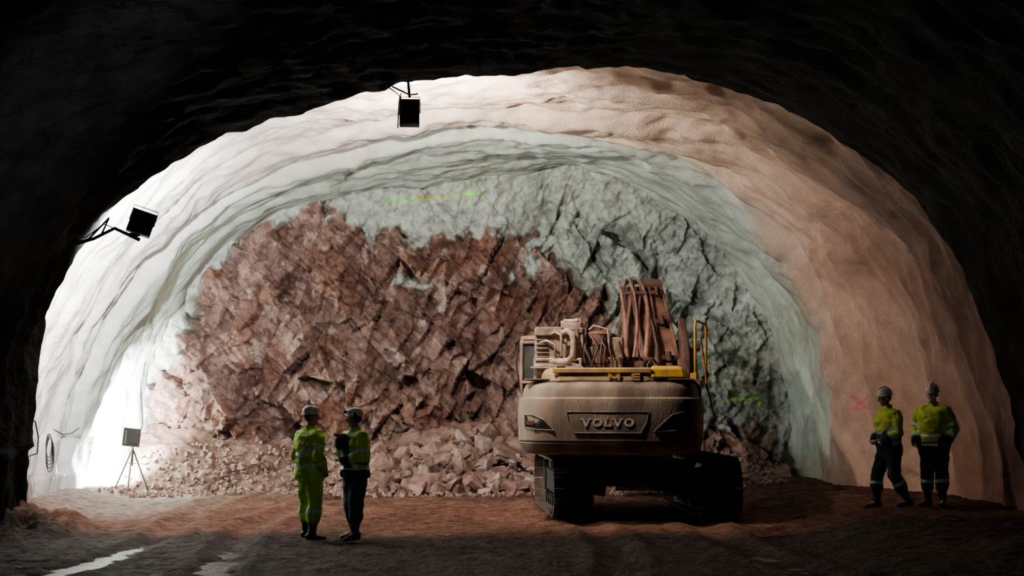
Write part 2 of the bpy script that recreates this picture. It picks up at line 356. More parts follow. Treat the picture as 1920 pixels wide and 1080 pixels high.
def rockmesh(i,n=14):
    rs=random.Random(i); bm=bmesh.new()
    sx,sy,sz=1,rs.uniform(.5,.95),rs.uniform(.3,.75)
    for _ in range(n):
        v=Vector((rs.uniform(-1,1),rs.uniform(-1,1),rs.uniform(-1,1))); v=v/max(abs(v.x),abs(v.y),abs(v.z))**.5*.8
        bm.verts.new((v.x*sx*.5,v.y*sy*.5,v.z*sz*.5))
    bmesh.ops.convex_hull(bm,input=bm.verts)
    bmesh.ops.delete(bm,geom=[v for v in bm.verts if not v.link_faces],context='VERTS')
    return bm
RM=[]
for i in range(20):
    bm=rockmesh(i); me=bpy.data.meshes.new('rock'); bm.to_mesh(me); bm.free(); me.materials.append(M_rock if i%4 else M_rock2); RM.append(me)
rs=random.Random(3); cnt=0
while cnt<296:
    k=rs.random()
    if k<.76: x=rs.uniform(-3.2,1.4); tt=rs.random(); s=rs.choice([.22,.28,.34,.42,.5,.62,.8])*rs.uniform(.8,1.2)
    elif k<.90: x=rs.uniform(-7.4,-3.0); tt=rs.random()**1.4*.8; s=rs.uniform(.12,.36)
    else: x=rs.uniform(3.4,5.4); tt=rs.random(); s=rs.uniform(.2,.4)
    f=float(foot(x)); yy_=f-.45+tt*(2.1)
    zz=float(heap(x,yy_))-.05+float(gz(x,yy_))*.5+s*.16
    if yy_<f+.1: zz=max(zz,float(gz(x,yy_))+s*.18)
    o=bpy.data.objects.new('rock',rs.choice(RM)); COL.objects.link(o)
    o.location=(x,yy_,zz); o.rotation_euler=(rs.uniform(-.9,.9),rs.uniform(-.9,.9),rs.uniform(0,6.28)); o.scale=(s,s,s)
    meta(o,'large angular reddish grey rock on the rubble heap' if s>.42 else 'angular reddish brown rock on the rubble heap','rock',group='broken rocks on the rubble heap'); cnt+=1
bm=bmesh.new()
for i in range(2600):
    x=rs.uniform(-8,5.6); f=float(foot(x)); yy_=f-.5*rs.random()**2+rs.random()*2.0 if i%5 else f-rs.random()*1.3; s=rs.uniform(.035,.11)
    zz=max(float(heap(x,yy_))-.10+float(gz(x,yy_))*.5,float(gz(x,yy_)))+s*.2
    M4=Matrix.Translation((x,yy_,zz))@Matrix.Rotation(rs.uniform(0,6),4,(rs.random(),rs.random(),rs.random()+.1))@Matrix.Diagonal((s,s*rs.uniform(.6,1),s*rs.uniform(.5,.9),1))
    if i%2: bmesh.ops.create_cube(bm,size=1.0,matrix=M4@Matrix.Rotation(.7,4,(1,1,0)))
    else: bmesh.ops.create_icosphere(bm,subdivisions=1,radius=.6,matrix=M4)
o=mk('gravel',bm,M_rock); meta(o,'small loose rock fragments scattered over the heap','gravel',kind='stuff')
# ---------------- excavator
EC=Vector((1.81,25.68,0))
EX=empty('excavator',EC,'dusty yellow crawler excavator seen from behind beside the rubble heap','excavator')
RU=Matrix.Rotation(math.radians(-7),4,'Z'); RT=Matrix.Rotation(math.radians(3.5),4,'Z')@Matrix.Translation((.20,0,0))
def rearpt(ph,w,d,z,n=4.2):
    cph,sph=math.cos(ph),math.sin(ph)
    return Vector((w*math.copysign(abs(cph)**(2/n),cph),-1.9-d*abs(sph)**(2/n),z))
def cwsec(z,ins):
    return [rearpt(math.pi+math.pi*k/48,1.45-ins,1.05-ins,z) for k in range(49)]
bm=bmesh.new()
loft(bm,[cwsec(z,i) for z,i in ((1.06,.24),(1.085,.14),(1.14,.06),(1.24,.02),(1.26,.032),(1.28,.012),(1.55,0),(1.84,0),(1.92,.02),(1.945,.065),(2.06,.085),(2.13,.12),(2.18,.2),(2.205,.3))])
cw=mk('counterweight',bm,M_dust2,EX,RU,smooth=True)
cw.modifiers.new('es','EDGE_SPLIT').split_angle=math.radians(35)
def ry(x,ins=0):
    w=1.45-ins; cc=(abs(x)/w)**2.1; return -1.9-(1.05-ins)*max(1-cc*cc,0)**(1/4.2)
bm=bmesh.new()
pan=[(-.62,1.72),(.62,1.72),(.60,1.58),(.50,1.40),(-.50,1.40),(-.60,1.58)]
for a,b in zip(pan,pan[1:]+pan[:1]):
    tube(bm,[(a[0],ry(a[0])-.001,a[1]),((a[0]+b[0])/2,ry((a[0]+b[0])/2)-.001,(a[1]+b[1])/2),(b[0],ry(b[0])-.001,b[1])],.009,6)
mk('name_panel_frame',bm,M_dust2,cw,RU)
def strokebox(bm,a,b,w,y,dep):
    a=Vector((a[0],0,a[1])); b=Vector((b[0],0,b[1])); d=(b-a).normalized(); n=Vector((-d.z,0,d.x))*w/2
    prismY(bm,[((a+n).x,(a+n).z),((b+n).x,(b+n).z),((b-n).x,(b-n).z),((a-n).x,(a-n).z)],y-dep,y+.01)
def letter(bm,ch,x,z,w,h,y,st=.030,dep=.006):
    sf=st*.6
    if ch=='V':
        strokebox(bm,(x+w*.16,z+h),(x+w*.5,z+.0),st*1.1,y,dep); strokebox(bm,(x+w*.84,z+h),(x+w*.5,z),st*.75,y,dep)
        strokebox(bm,(x-.01,z+h-sf/2),(x+w*.34,z+h-sf/2),sf,y,dep); strokebox(bm,(x+w*.66,z+h-sf/2),(x+w+.01,z+h-sf/2),sf,y,dep)
    elif ch=='O':
        n=28; cx,cz=x+w/2,z+h/2
        for k in range(n):
            a=2*math.pi*k/n;b=2*math.pi*(k+1)/n
            r1=w/2;r2=h/2;q1=r1-st*1.1;q2=r2-st*.7
            prismY(bm,[(cx+r1*math.cos(a),cz+r2*math.sin(a)),(cx+r1*math.cos(b),cz+r2*math.sin(b)),(cx+q1*math.cos(b),cz+q2*math.sin(b)),(cx+q1*math.cos(a),cz+q2*math.sin(a))],y-dep,y+.01)
    elif ch=='L':
        strokebox(bm,(x+w*.28,z),(x+w*.28,z+h),st*1.1,y,dep); strokebox(bm,(x,z+sf/2),(x+w,z+sf/2),sf*1.2,y,dep)
        strokebox(bm,(x,z+h-sf/2),(x+w*.55,z+h-sf/2),sf,y,dep); strokebox(bm,(x+w-sf/2,z),(x+w-sf/2,z+h*.35),sf,y,dep)
    elif ch=='M':
        strokebox(bm,(x+st/2,z),(x+st/2,z+h),st,y,dep);strokebox(bm,(x+w-st/2,z),(x+w-st/2,z+h),st,y,dep)
        strokebox(bm,(x+st/2,z+h*.95),(x+w/2,z+h*.25),st*.8,y,dep);strokebox(bm,(x+w-st/2,z+h*.95),(x+w/2,z+h*.25),st*.8,y,dep)
    elif ch=='E':
        strokebox(bm,(x+st/2,z),(x+st/2,z+h),st,y,dep)
        for f in (.1,.5,.9): strokebox(bm,(x,z+h*f),(x+w,z+h*f),st*.7,y,dep)
bm=bmesh.new(); xx=-.40
for ch in 'VOLVO':
    w=.15 if ch!='L' else .12
    letter(bm,ch,xx,1.50,w,.12,-2.950); xx+=w+.020
mk('brand_lettering',bm,M_letter,cw,RU,label='raised pale brand lettering')
for pts_ in ([(.70,1.42),(1.02,1.44),(1.28,1.48),(1.28,1.68),(1.14,1.72),(.98,1.68),(.82,1.54)],[(-.82,1.44),(-1.12,1.45),(-1.29,1.48),(-1.29,1.67),(-1.15,1.67),(-.98,1.60)]):
    bm=bmesh.new(); loft(bm,[[Vector((x,ry(x)+.02,z)) for x,z in pts_],[Vector((x,ry(x)-.012,z)) for x,z in pts_]])
    mk('corner_vent',bm,M_black,cw,RU)  # raised black panel stands in for the shade inside the vent recess
    bm=bmesh.new()
    for a,b in zip(pts_,pts_[1:]+pts_[:1]): tube(bm,[(a[0],ry(a[0])-.008,a[1]),(b[0],ry(b[0])-.008,b[1])],.009,6)
    mk('vent_rim',bm,M_dust2,cw,RU)
bm=bmesh.new(); loft(bm,[[Vector((x,ry(x)-.004,z)) for x,z in ((-1.26,1.53),(-1.14,1.515),(-1.14,1.58),(-1.26,1.59))],[Vector((x,ry(x)-.020,z)) for x,z in ((-1.26,1.53),(-1.14,1.515),(-1.14,1.58),(-1.26,1.59))]])
mk('tail_light',bm,M_red,cw,RU)
bm=bmesh.new()
box(bm,(.98,-.2,1.66),(.86,3.4,1.08)); box(bm,(-.98,-1.1,1.60),(.80,1.6,.98)); box(bm,(0,-.1,1.35),(1.5,3.6,.45))
for y_ in (-1.7,-.9,-.1,.7): box(bm,(1.415,y_,1.7),(.012,.7,.85))
mk('upper_body',bm,M_dust,EX,RU,bevel=.03)
bm=bmesh.new()
hs=[]
for z_,i_ in ((2.18,0.0),(2.30,.02),(2.37,.06),(2.40,.14)):
    hs.append([Vector((-1.05+i_,-2.66+i_*1.5,z_)),Vector((-.75,-2.76+i_*1.5,z_)),Vector((.6,-2.76+i_*1.5,z_)),Vector((1.15-i_,-2.62+i_*1.5,z_)),Vector((1.25-i_,-1.0,z_)),Vector((-1.1+i_,-1.0,z_))])
loft(bm,hs); hood=mk('engine_hood',bm,M_hoodm,EX,RU,bevel=.025)
bm=bmesh.new(); loft(bm,[[Vector((.66,-2.775+i_,z_)),Vector((1.17-i_*.7,-2.64+i_,z_)),Vector((1.2-i_*.7,-2.2,z_)),Vector((.66,-2.2,z_))] for z_,i_ in ((2.24,.0),(2.38,.05),(2.425,.15))])
mk('hood_corner_panel',bm,M_yel,hood,RU,bevel=.02,label='bright yellow clean hood panel')
bm=bmesh.new(); box(bm,(-.10,-2.735,2.350),(1.52,.05,.075)); mk('hood_trim_strip',bm,M_yel2,hood,RU,bevel=.012,label='worn yellow painted strip')
for ch,x_,w_ in (('M',.00,.18),('E',.36,.13)):
    bm=bmesh.new(); letter(bm,ch,x_,2.205,w_,.10,-2.765,.034,.006)
    mk('hood_letter',bm,M_letter2,hood,RU,label='faded yellow letter')
for x_ in (-.75,-.3,.9):
    bm=bmesh.new(); box(bm,(x_,-2.48,2.41),(.14,.06,.035)); mk('hood_hinge',bm,M_dark,hood,RU,bevel=.01)
bm=bmesh.new(); box(bm,(0,-2.0,2.215),(2.6,1.4,.03)); box(bm,(1.2,-.7,2.215),(.5,2.0,.03)); mk('deck_plate',bm,M_dust,EX,RU,bevel=.01)
# cab
cabx0,cabx1,cy0,cy1=-1.62,-.60,-.35,1.45
bm=bmesh.new()
def frame(bm,pts_,r=.04): tube(bm,pts_,r,8)
side=[(cy0,1.25),(cy0-.02,2.2),(cy0+.06,2.88),(cy0+.2,2.97),(cy1-.35,2.97),(cy1-.05,2.2),(cy1,1.25)]
for x_ in (cabx0,cabx1): frame(bm,[(x_,a,b) for a,b in side],.035)
for a,b in side[1:6]: frame(bm,[(cabx0,a,b),(cabx1,a,b)],.035)
prism(bm,[(cy0+.05,2.93),(cy0+.18,3.0),(cy1-.38,3.0),(cy1-.3,2.93)],cabx0+.01,cabx1-.01)
box(bm,((cabx0+cabx1)/2,(cy0+cy1)/2,1.62),(1.0,1.78,.75))
cab=mk('cab',bm,M_dust,EX,RU,bevel=.008)
bm=bmesh.new(); loft(bm,[[Vector((x_,a,b)) for a,b in ((cy0+.01,1.95),(cy0+.01,2.2),(cy0+.08,2.86),(cy0+.22,2.92),(cy1-.38,2.92),(cy1-.1,2.2),(cy1-.05,2.0))] for x_ in (cabx0+.02,cabx1-.02)])
mk('cab_window',bm,M_glass,cab,RU)
bm=bmesh.new(); frame(bm,[(-1.62,-.38,1.95),(-1.70,-.42,2.5),(-1.66,-.40,2.85)],.014); mk('grab_rail',bm,M_dark,cab,RU)
TE=RU@Matrix.Translation((.10,0,0))
bm=bmesh.new()
box(bm,(-.98,-1.15,2.80),(.78,.5,.56)); box(bm,(-.75,-1.42,2.92),(.2,.08,.30)); box(bm,(-.78,-1.15,3.12),(.34,.36,.10)); box(bm,(-1.0,-1.2,2.38),(.70,.4,.3)); box(bm,(-.55,-1.0,2.5),(.25,.6,.55))
box(bm,(-.20,-.9,2.62),(.5,.5,.62)); box(bm,(-.15,-1.18,2.45),(.4,.1,.3))
eng=mk('engine_block',bm,M_eng,EX,TE,bevel=.018,label='dirty exposed machinery block')
bm=bmesh.new(); box(bm,(-1.14,-1.43,3.02),(.44,.10,.14)); box(bm,(-.98,-1.405,2.8),(.80,.03,.54))
for z_ in (2.60,2.67,2.74,2.81,2.88): box(bm,(-1.25,-1.43,z_),(.20,.06,.018))
for x_ in (-1.35,-.62):
    for z_ in (2.6,3.02): box(bm,(x_,-1.42,z_),(.06,.05,.06))
mk('cooling_grille',bm,M_eng,eng,TE,bevel=.01)
bm=bmesh.new()
arc=[(-.92,-1.50,2.98),(-.84,-1.52,3.02),(-.76,-1.52,2.97),(-.73,-1.52,2.85),(-.74,-1.52,2.62),(-.82,-1.52,2.53),(-1.0,-1.50,2.52),(-1.12,-1.46,2.55)]
tube(bm,arc,.05,12)
tube(bm,[(-.93,-1.52,2.60),(-.93,-1.54,2.95),(-1.02,-1.52,3.0),(-1.1,-1.46,2.98)],.022,10)
tube(bm,[(-1.02,-1.50,2.58),(-1.03,-1.54,2.8),(-1.16,-1.50,2.86),(-1.3,-1.42,2.84)],.018,8)
mk('intake_pipe',bm,M_pipe,eng,TE,smooth=True)
bm=bmesh.new()
tube(bm,[(-.36,-1.1,2.25),(-.36,-1.1,2.98)],.19,24); tube(bm,[(-.36,-1.1,2.98),(-.36,-1.1,3.03)],[.20,.15],24)
tube(bm,[(-.36,-1.1,2.5),(-.36,-1.1,2.53)],.205,24); tube(bm,[(-.36,-1.1,2.8),(-.36,-1.1,2.83)],.205,24)
mk('air_filter_canister',bm,M_boomr,eng,TE,bevel=.005)
for k in range(7):
    bm=bmesh.new(); j=random.Random(k+40); x0=-.62+.08*k
    tube(bm,[(x0,-1.38,2.25),(x0+j.uniform(-.06,.06),-1.42,2.5),(x0+j.uniform(-.1,.1),-1.40,2.75),(x0+j.uniform(-.12,.05),-1.3,2.9+j.uniform(0,.15))],j.uniform(.012,.022),7)
    mk('machinery_hose',bm,M_hosed,eng,TE,smooth=True)
bm=bmesh.new()
for z_ in (2.46,2.56): tube(bm,[(-1.36,-1.5,z_),(-.62,-1.5,z_)],.022,8)
for x_ in (-1.36,-.62,-1.0): tube(bm,[(x_,-1.5,2.22),(x_,-1.5,2.58)],.022,8)
box(bm,(-1.0,-1.45,2.43),(.85,.3,.03))
mk('support_frame',bm,M_pipe,eng,TE)
bm=bmesh.new(); tube(bm,[(-.92,-1.2,3.12),(-.92,-1.2,3.20)],.045,12); tube(bm,[(-.92,-1.2,3.2),(-.68,-1.2,3.2)],.03,10); box(bm,(-.68,-1.15,3.2),(.10,.1,.09)); tube(bm,[(-.5,-1.2,3.05),(-.42,-1.22,3.12),(-.2,-1.2,3.06),(-.16,-1.2,2.7)],.016,8)
mk('top_fitting',bm,M_pipe,eng,TE,bevel=.006)
# boom
bx0=.66
TB=Matrix.Translation((bx0,0,0))@Matrix.Rotation(math.radians(5),4,'Z')
def bw(z): return 1.12-.42*min(max((z-2.0)/2.0,0),1)
def taper(bm):
    for v in bm.verts:
        v.co.x=v.co.x*bw(v.co.z)-.05*(v.co.z-2)
prof=[(-.1,1.75),(.0,2.05),(.3,2.42),(.6,2.74),(.9,3.08),(1.2,3.38),(1.5,3.66),(1.8,3.88),(2.1,4.0),(2.5,4.02),(3.3,3.85),(5.1,3.15),(5.15,2.95),(3.4,3.35),(2.6,3.38),(1.9,2.95),(.5,1.75)]
bm=bmesh.new(); prism(bm,prof,-.50,.50); taper(bm)
mk_b=mk('boom',bm,M_boomr,EX,RU@TB,bevel=.05)
back=[(-.04,2.05),(.3,2.44),(.6,2.76),(.9,3.10),(1.2,3.40),(1.5,3.69),(1.8,3.92),(2.1,4.04),(2.5,4.06)]
def offp(k): return [(y_-.06*k,z_+.05*k) for y_,z_ in back]
for xa,xb,pp in ((.44,.57,[(-.35,1.9),(-.25,2.6),(.2,3.05),(.8,3.35),(1.0,2.8),(.6,1.9)]),(-.62,-.54,[(-.35,1.9),(-.25,2.4),(.15,2.7),(.7,2.9),(.9,2.5),(.6,1.9)])):
    bm=bmesh.new(); prism(bm,pp,xa,xb); mk('boom_side_plate',bm,M_boom,mk_b,RU@TB,bevel=.03)
# welded ridges and brackets on the back of the boom
bm=bmesh.new(); prism(bm,offp(.9)[1:8]+[(y_+.05,z_-.05) for y_,z_ in back[1:8][::-1]],.10,.16); taper(bm); mk('boom_back_rib',bm,M_boomr,mk_b,RU@TB,bevel=.015)
bm=bmesh.new(); prism(bm,offp(.9)[1:8]+[(y_+.05,z_-.05) for y_,z_ in back[1:8][::-1]],.42,.48); taper(bm); mk('boom_back_rib',bm,M_boomr,mk_b,RU@TB,bevel=.015)
for y_,z_ in ((.45,2.60),(1.05,3.26),(1.65,3.82)):
    bm=bmesh.new(); box(bm,(.29,y_-.06,z_+.04),(.26,.10,.07)); tube(bm,[(.29,y_-.14,z_-.02),(.29,y_-.14,z_+.14)],.045,12); taper(bm); mk('boom_lug',bm,M_boom,mk_b,RU@TB,bevel=.01)
for k in range(8):
    j=random.Random(k+3); x_=-.56+.082*k; lift=j.uniform(.03,.14)
    bm=bmesh.new()
    pp=[(x_-.08,-.32,2.18),(x_-.06+.05*j.random(),-.20,2.34)]
    for n_,(y_,z_) in enumerate(back[1:]):
        pp.append((x_+.08*math.sin(n_*.8+k*1.9),y_-lift*(1+.6*math.sin(n_*.9+k)),z_+lift*.8))
    tube(bm,pp,(.040,.030,.046,.026)[k%4],10)
    taper(bm); mk('hydraulic_hose',bm,(M_hose,M_hosed,M_boomr)[k%3],mk_b,RU@TB,smooth=True)
for y_,z_,w_ in ((.3,2.50,.60),(1.55,3.78,.60)):
    bm=bmesh.new(); box(bm,(-.26,y_-.11,z_+.06),(w_,.05,.06)); taper(bm); mk('hose_clamp',bm,M_boom,mk_b,RU@TB,bevel=.01)
for s_ in (-.56,.66):
    bm=bmesh.new(); tube(bm,[(s_,-.1,1.9),(s_,1.0,2.75)],.10,16); tube(bm,[(s_,1.0,2.75),(s_*.8,1.7,3.3)],.05,12); mk('boom_cylinder',bm,M_boom,mk_b,RU@TB)
bm=bmesh.new(); tube(bm,[(.05,1.9,4.06),(.05,3.9,3.98)],.09,14); tube(bm,[(.0,3.9,3.95),(.0,5.0,3.75)],.05,12); tube(bm,[(-.12,1.85,4.02),(.22,1.85,4.02)],.10,14); mk('arm_cylinder',bm,M_boom,mk_b,RU@TB)
bm=bmesh.new(); prism(bm,[(4.9,3.7),(5.25,3.6),(5.3,3.0),(4.35,1.15),(4.15,1.15),(4.75,3.0)],-.16,.20); mk('stick',bm,M_boom,EX,RU@TB,bevel=.02)
bm=bmesh.new(); prism(bm,[(4.2,1.25),(4.5,1.2),(4.75,.75),(4.45,.25),(3.9,.12),(3.65,.3),(3.75,.5),(4.2,.6)],-.58,.62)
for k in range(5): prism(bm,[(3.68,.30),(3.7,.42),(3.42,.48)],-.56+.27*k,-.46+.27*k)
mk('bucket',bm,M_boom,EX,RU@TB,bevel=.015)
bm=bmesh.new(); box(bm,(.35,-.45,2.42),(.5,.5,.4)); tube(bm,[(.0,-.9,2.45),(.5,-.9,2.45)],.10,14); mk('pump_housing',bm,M_boom,EX,RU,bevel=.03)
for k in range(6):
    bm=bmesh.new(); tube(bm,[(.05+.10*k,-.95,2.3),(.0+.11*k,-1.0,2.40+.04*(k%3)),(.12+.10*k,-.7,2.56+.03*(k%2)),(.25+.09*k,-.3,2.5)],.018,7)
    mk('pump_hose',bm,M_hosed,EX,RU,smooth=True)
bm=bmesh.new()
tube(bm,[(1.33,-1.55,2.2),(1.33,-1.55,3.08),(1.34,-1.5,3.16),(1.36,-1.35,3.18),(1.50,-.62,3.16),(1.51,-.55,3.10),(1.51,-.55,2.1)],.022,10)
tube(bm,[(1.33,-1.55,2.72),(1.36,-1.45,2.73)],.02,8)
mk('handrail',bm,M_yel,EX,RU,smooth=True,label='bright yellow tubular handrail')
bm=bmesh.new(); box(bm,(1.30,-1.55,2.28),(.10,.08,.10)); mk('handrail_bracket',bm,M_yel,EX,RU,bevel=.01)
bm=bmesh.new(); tube(bm,[(1.42,-1.5,2.9),(1.47,-1.4,2.5),(1.52,-1.3,2.1),(1.60,-1.2,1.75),(1.66,-1.1,1.55)],.014,8); mk('hanging_rope',bm,M_rope,EX,RU)
# undercarriage
bm=bmesh.new(); box(bm,(0,0,.68),(1.9,1.8,.40)); tube(bm,[(-.15,0,.85),(-.15,0,1.13)],.72,32)
for s_ in (-1,1):
    for y_ in (-.7,.7): box(bm,(s_*.85,y_,.55),(.7,.4,.36),Matrix.Rotation(-s_*.18,4,'Y'))
mk('carbody',bm,M_dark,EX,RT,bevel=.02)
def track(sx):
    Lh=1.62; R=.44; cz=.50; per=4*Lh+2*math.pi*R; n=48; bm=bmesh.new()
    for k in range(n):
        s=per*k/n
        if s<2*Lh: y,z,a=-Lh+s,cz+R,0
        elif s<2*Lh+math.pi*R: t=(s-2*Lh)/R; y,z,a=Lh+R*math.sin(t),cz+R*math.cos(t),-t
        elif s<4*Lh+math.pi*R: y,z,a=Lh-(s-2*Lh-math.pi*R),cz-R,math.pi
        else: t=(s-4*Lh-math.pi*R)/R; y,z,a=-Lh-R*math.sin(t),cz-R*math.cos(t),math.pi-t
        T=Matrix.Translation((sx,y,z))@Matrix.Rotation(a,4,'X')
        pw=per/n
        for c_,s_ in (((0,0,.0),(.62,pw*.93,.028)),((0,-pw*.34,.032),(.62,.018,.045)),((0,.0,.026),(.62,.016,.035)),((0,pw*.34,.026),(.62,.016,.035)),((-.12,0,-.05),(.05,pw*.9,.08)),((.12,0,-.05),(.05,pw*.9,.08))):
            bmesh.ops.create_cube(bm,size=1,matrix=T@Matrix.Translation(c_)@Matrix.Diagonal((*s_,1)))
    tk=mk('track',bm,M_track,EX,RT)
    bm=bmesh.new(); box(bm,(sx,0,.50),(.26,3.2,.36))
    for y_ in np.linspace(-1.25,1.25,7): tube(bm,[(sx-.17,y_,.19),(sx+.17,y_,.19)],.09,14)
    mk('track_frame',bm,M_dark,tk,RT,bevel=.01)
    for nm,y_ in (('sprocket',-1.62),('idler_wheel',1.62)):
        bm=bmesh.new(); tube(bm,[(sx-.06,y_,.5),(sx+.06,y_,.5)],.36,24); tube(bm,[(sx-.16,y_,.5),(sx+.16,y_,.5)],.2,20); mk(nm,bm,M_dark,tk,RT,bevel=.01)
track(-1.17); track(1.20)
# ---------------- people
def rem(name,bm,mats,vox,parent,smooth_it=3):
    bmesh.ops.recalc_face_normals(bm,faces=bm.faces)
    me=bpy.data.meshes.new(name+'_t'); bm.to_mesh(me); bm.free(); o=bpy.data.objects.new(name+'_t',me); COL.objects.link(o)
    r=o.modifiers.new('r','REMESH'); r.mode='VOXEL'; r.voxel_size=vox
    if smooth_it: s=o.modifiers.new('s','SMOOTH'); s.iterations=smooth_it; s.factor=.5
    dg=bpy.context.evaluated_depsgraph_get(); dg.update()
    m2=bpy.data.meshes.new_from_object(o.evaluated_get(dg)); m2.name=name
    bpy.data.objects.remove(o); bpy.data.meshes.remove(me)
    m2.materials.clear()
    for m in mats: m2.materials.append(m)
    m2.polygons.foreach_set('use_smooth',[True]*len(m2.polygons)); m2.polygons.foreach_set('material_index',[0]*len(m2.polygons))
    o=bpy.data.objects.new(name,m2); COL.objects.link(o); o.parent=parent; return o
def lerp(a,b,t): return Vector(a)*(1-t)+Vector(b)*t
def person(label,loc,head,pose,mats,helmet,hyaw=0,hpitch=0,scale=1.0,muffs=False,jstyle='full',tstyle='band',bulk=1.0):
    root=empty('person',loc,label,'person'); root.rotation_euler=(0,0,math.atan2(-head[0],head[1])); root.scale=(scale,)*3
    sh,el,wr,hd=pose['sh'],pose['el'],pose['wr'],pose['hand']; hp,kn,an=pose['hip'],pose['knee'],pose['ankle']; ft=pose['foot']
    ln=pose.get('lean',0.0)
    L=lambda z:ln*(z-.95)
    B=lambda lst:[(a*bulk,b*bulk) for a,b in lst]
    S1=lambda lst:[a*(1+(bulk-1)*.9) for a in lst]
    bm=bmesh.new()
    tube(bm,[(0,L(z),z) for z in (.88,.98,1.1,1.22,1.35,1.44,1.5)],[(.155,.10),(.155,.10),(.14,.095),(.15,.105),(.175,.11),(.16,.09),(.06,.06)],16,side=(1,0,0),roundcap=True)
    nk=Vector((0,L(1.5),1.5)); hc=Vector((0,L(1.66)+.025,1.665))
    tube(bm,[nk-Vector((0,0,.06)),lerp(nk,hc,.7)],[.062,.055],12,roundcap=True)
    HR=Matrix.Translation(hc)@Matrix.Rotation(math.radians(hyaw),4,'Z')@Matrix.Rotation(math.radians(hpitch),4,'X')
    hb=bmesh.new()
    ellip(hb,(0,-.005,.03),(.077,.095,.095)); ellip(hb,(0,.02,-.03),(.060,.07,.085)); ellip(hb,(0,.062,-.085),(.028,.026,.024))
    tube(hb,[(0,.088,.015),(0,.112,-.022)],[.010,.017],8,roundcap=True)
    tube(hb,[(-.035,.082,.022),(0,.09,.026),(.035,.082,.022)],.009,8,roundcap=True)
    tube(hb,[(-.022,.083,-.052),(0,.090,-.050),(.022,.083,-.052)],.008,8,roundcap=True)
    for s in (-1,1): ellip(hb,(s*.077,-.005,-.008),(.010,.020,.030)); ellip(hb,(s*.04,.062,-.025),(.025,.022,.022))
    bmesh.ops.transform(hb,matrix=HR,verts=hb.verts); tm=bpy.data.meshes.new('t'); hb.to_mesh(tm); hb.free(); bm.from_mesh(tm); bpy.data.meshes.remove(tm)
    for i,s in enumerate((-1,1)):
        S,E,W,H=Vector(sh[i]),Vector(el[i]),Vector(wr[i]),Vector(hd[i])
        tube(bm,[S,lerp(S,E,.5),E],[.058,.050,.040],12,roundcap=True); tube(bm,[E,lerp(E,W,.3),W],[.041,.042,.027],12,roundcap=True)
        hdir=(H-W).normalized()
        up=Vector((0,1,0)) if abs(hdir.y)<.8 else Vector((0,0,1))
        wid=(up-hdir*up.dot(hdir)).normalized(); nrm=hdir.cross(wid)*(-s)
        pc=W+hdir*.085
        tube(bm,[W,W+hdir*.04,pc],[(.027,.02),(.038,.016),(.042,.014)],12,side=wid,roundcap=True)
        inn=nrm if nrm.x*s<0 else -nrm
        for k,(off,ln_) in enumerate(((.031,.070),(.011,.078),(-.010,.073),(-.030,.058))):
            b0=pc+wid*off-hdir*.005
            tube(bm,[b0,b0+hdir*ln_*.45+inn*.008,b0+hdir*ln_*.78+inn*.026,b0+hdir*ln_*.92+inn*.044],[.0095,.009,.0085,.008],8,roundcap=True)
        t0=W+hdir*.03+wid*.03
        tube(bm,[t0,t0+wid*.025+hdir*.028+inn*.012,t0+wid*.028+hdir*.058+inn*.024],[.012,.0105,.009],8,roundcap=True)
        Hh,K,A=Vector(hp[i]),Vector(kn[i]),Vector(an[i])
        tube(bm,[Hh,lerp(Hh,K,.5),K],[.088,.075,.055],12,roundcap=True); tube(bm,[K,lerp(K,A,.3),A],[.055,.055,.035],12,roundcap=True)
        fd=Vector(ft[i]).normalized(); tube(bm,[A,A+fd*.14-Vector((0,0,.04))],[.04,.03],10,roundcap=True)
    body=rem('body',bm,[M_skin],.0075,root,2)
    for s in (-1,1):
        bm=bmesh.new(); ellip(bm,(s*.031,.082,.004),(.012,.009,.008),seg=10); mk('eye',bm,M_eye,body,HR)
    bm=bmesh.new(); ellip(bm,(0,-.02,.015),(.082,.088,.085)); mk('hair',bm,M_hair,body,HR,smooth=True)
    bm=bmesh.new()
    hem=.80 if jstyle!='short' else .86
    tube(bm,[(0,L(z)+oy,z) for z,oy in ((hem,0),(.92,0),(1.02,0),(1.15,.0),(1.32,0),(1.42,-.005),(1.47,-.005),(1.53,0),(1.555,0.005))],B([(.195,.15),(.205,.16),(.192,.15),(.20,.15),(.215,.155),(.19,.135)])+[(.125,.10),(.078,.078),(.075,.078)],20,side=(1,0,0))
    for i in range(2):
        S,E,W=Vector(sh[i]),Vector(el[i]),Vector(wr[i])
        tube(bm,[lerp(S,(0,L(1.42),1.42),.35),S,lerp(S,E,.3),lerp(S,E,.65),E],S1([.085,.084,.080,.074,.070]),14,roundcap=True)
        tube(bm,[E,lerp(E,W,.15),lerp(E,W,.5),lerp(E,W,.85),lerp(E,W,1.0)],S1([.070,.072,.067,.058,.050]),14,roundcap=True)
    jk=rem('jacket',bm,mats['j'],.0115,root,3)
    me=jk.data; nv=len(me.vertices); co=np.empty(nv*3); me.vertices.foreach_get('co',co); co=co.reshape(-1,3)
    no=np.empty(nv*3); me.vertices.foreach_get('normal',no); no=no.reshape(-1,3)
    k=fr(co*np.array([1,1,1.6]),6,3,loc[0]*3)
    co+=no*(.020*k)[:,None]; me.vertices.foreach_set('co',co.ravel()); me.update()
    npoly=len(me.polygons); pc=np.empty(npoly*3); me.polygons.foreach_get('center',pc); pc=pc.reshape(-1,3)
    def sd(a,b):
        a=np.array(a);b=np.array(b); ab=b-a; t=np.clip(((pc-a)@ab)/(ab@ab),0,1); return np.linalg.norm(pc-a-t[:,None]*ab,axis=1),t
    mi=np.zeros(npoly,int); z=pc[:,2]
    dt,_=sd((0,L(.85),.85),(0,L(1.42),1.42)); dt=dt-.13
    tz=np.zeros(npoly,int)
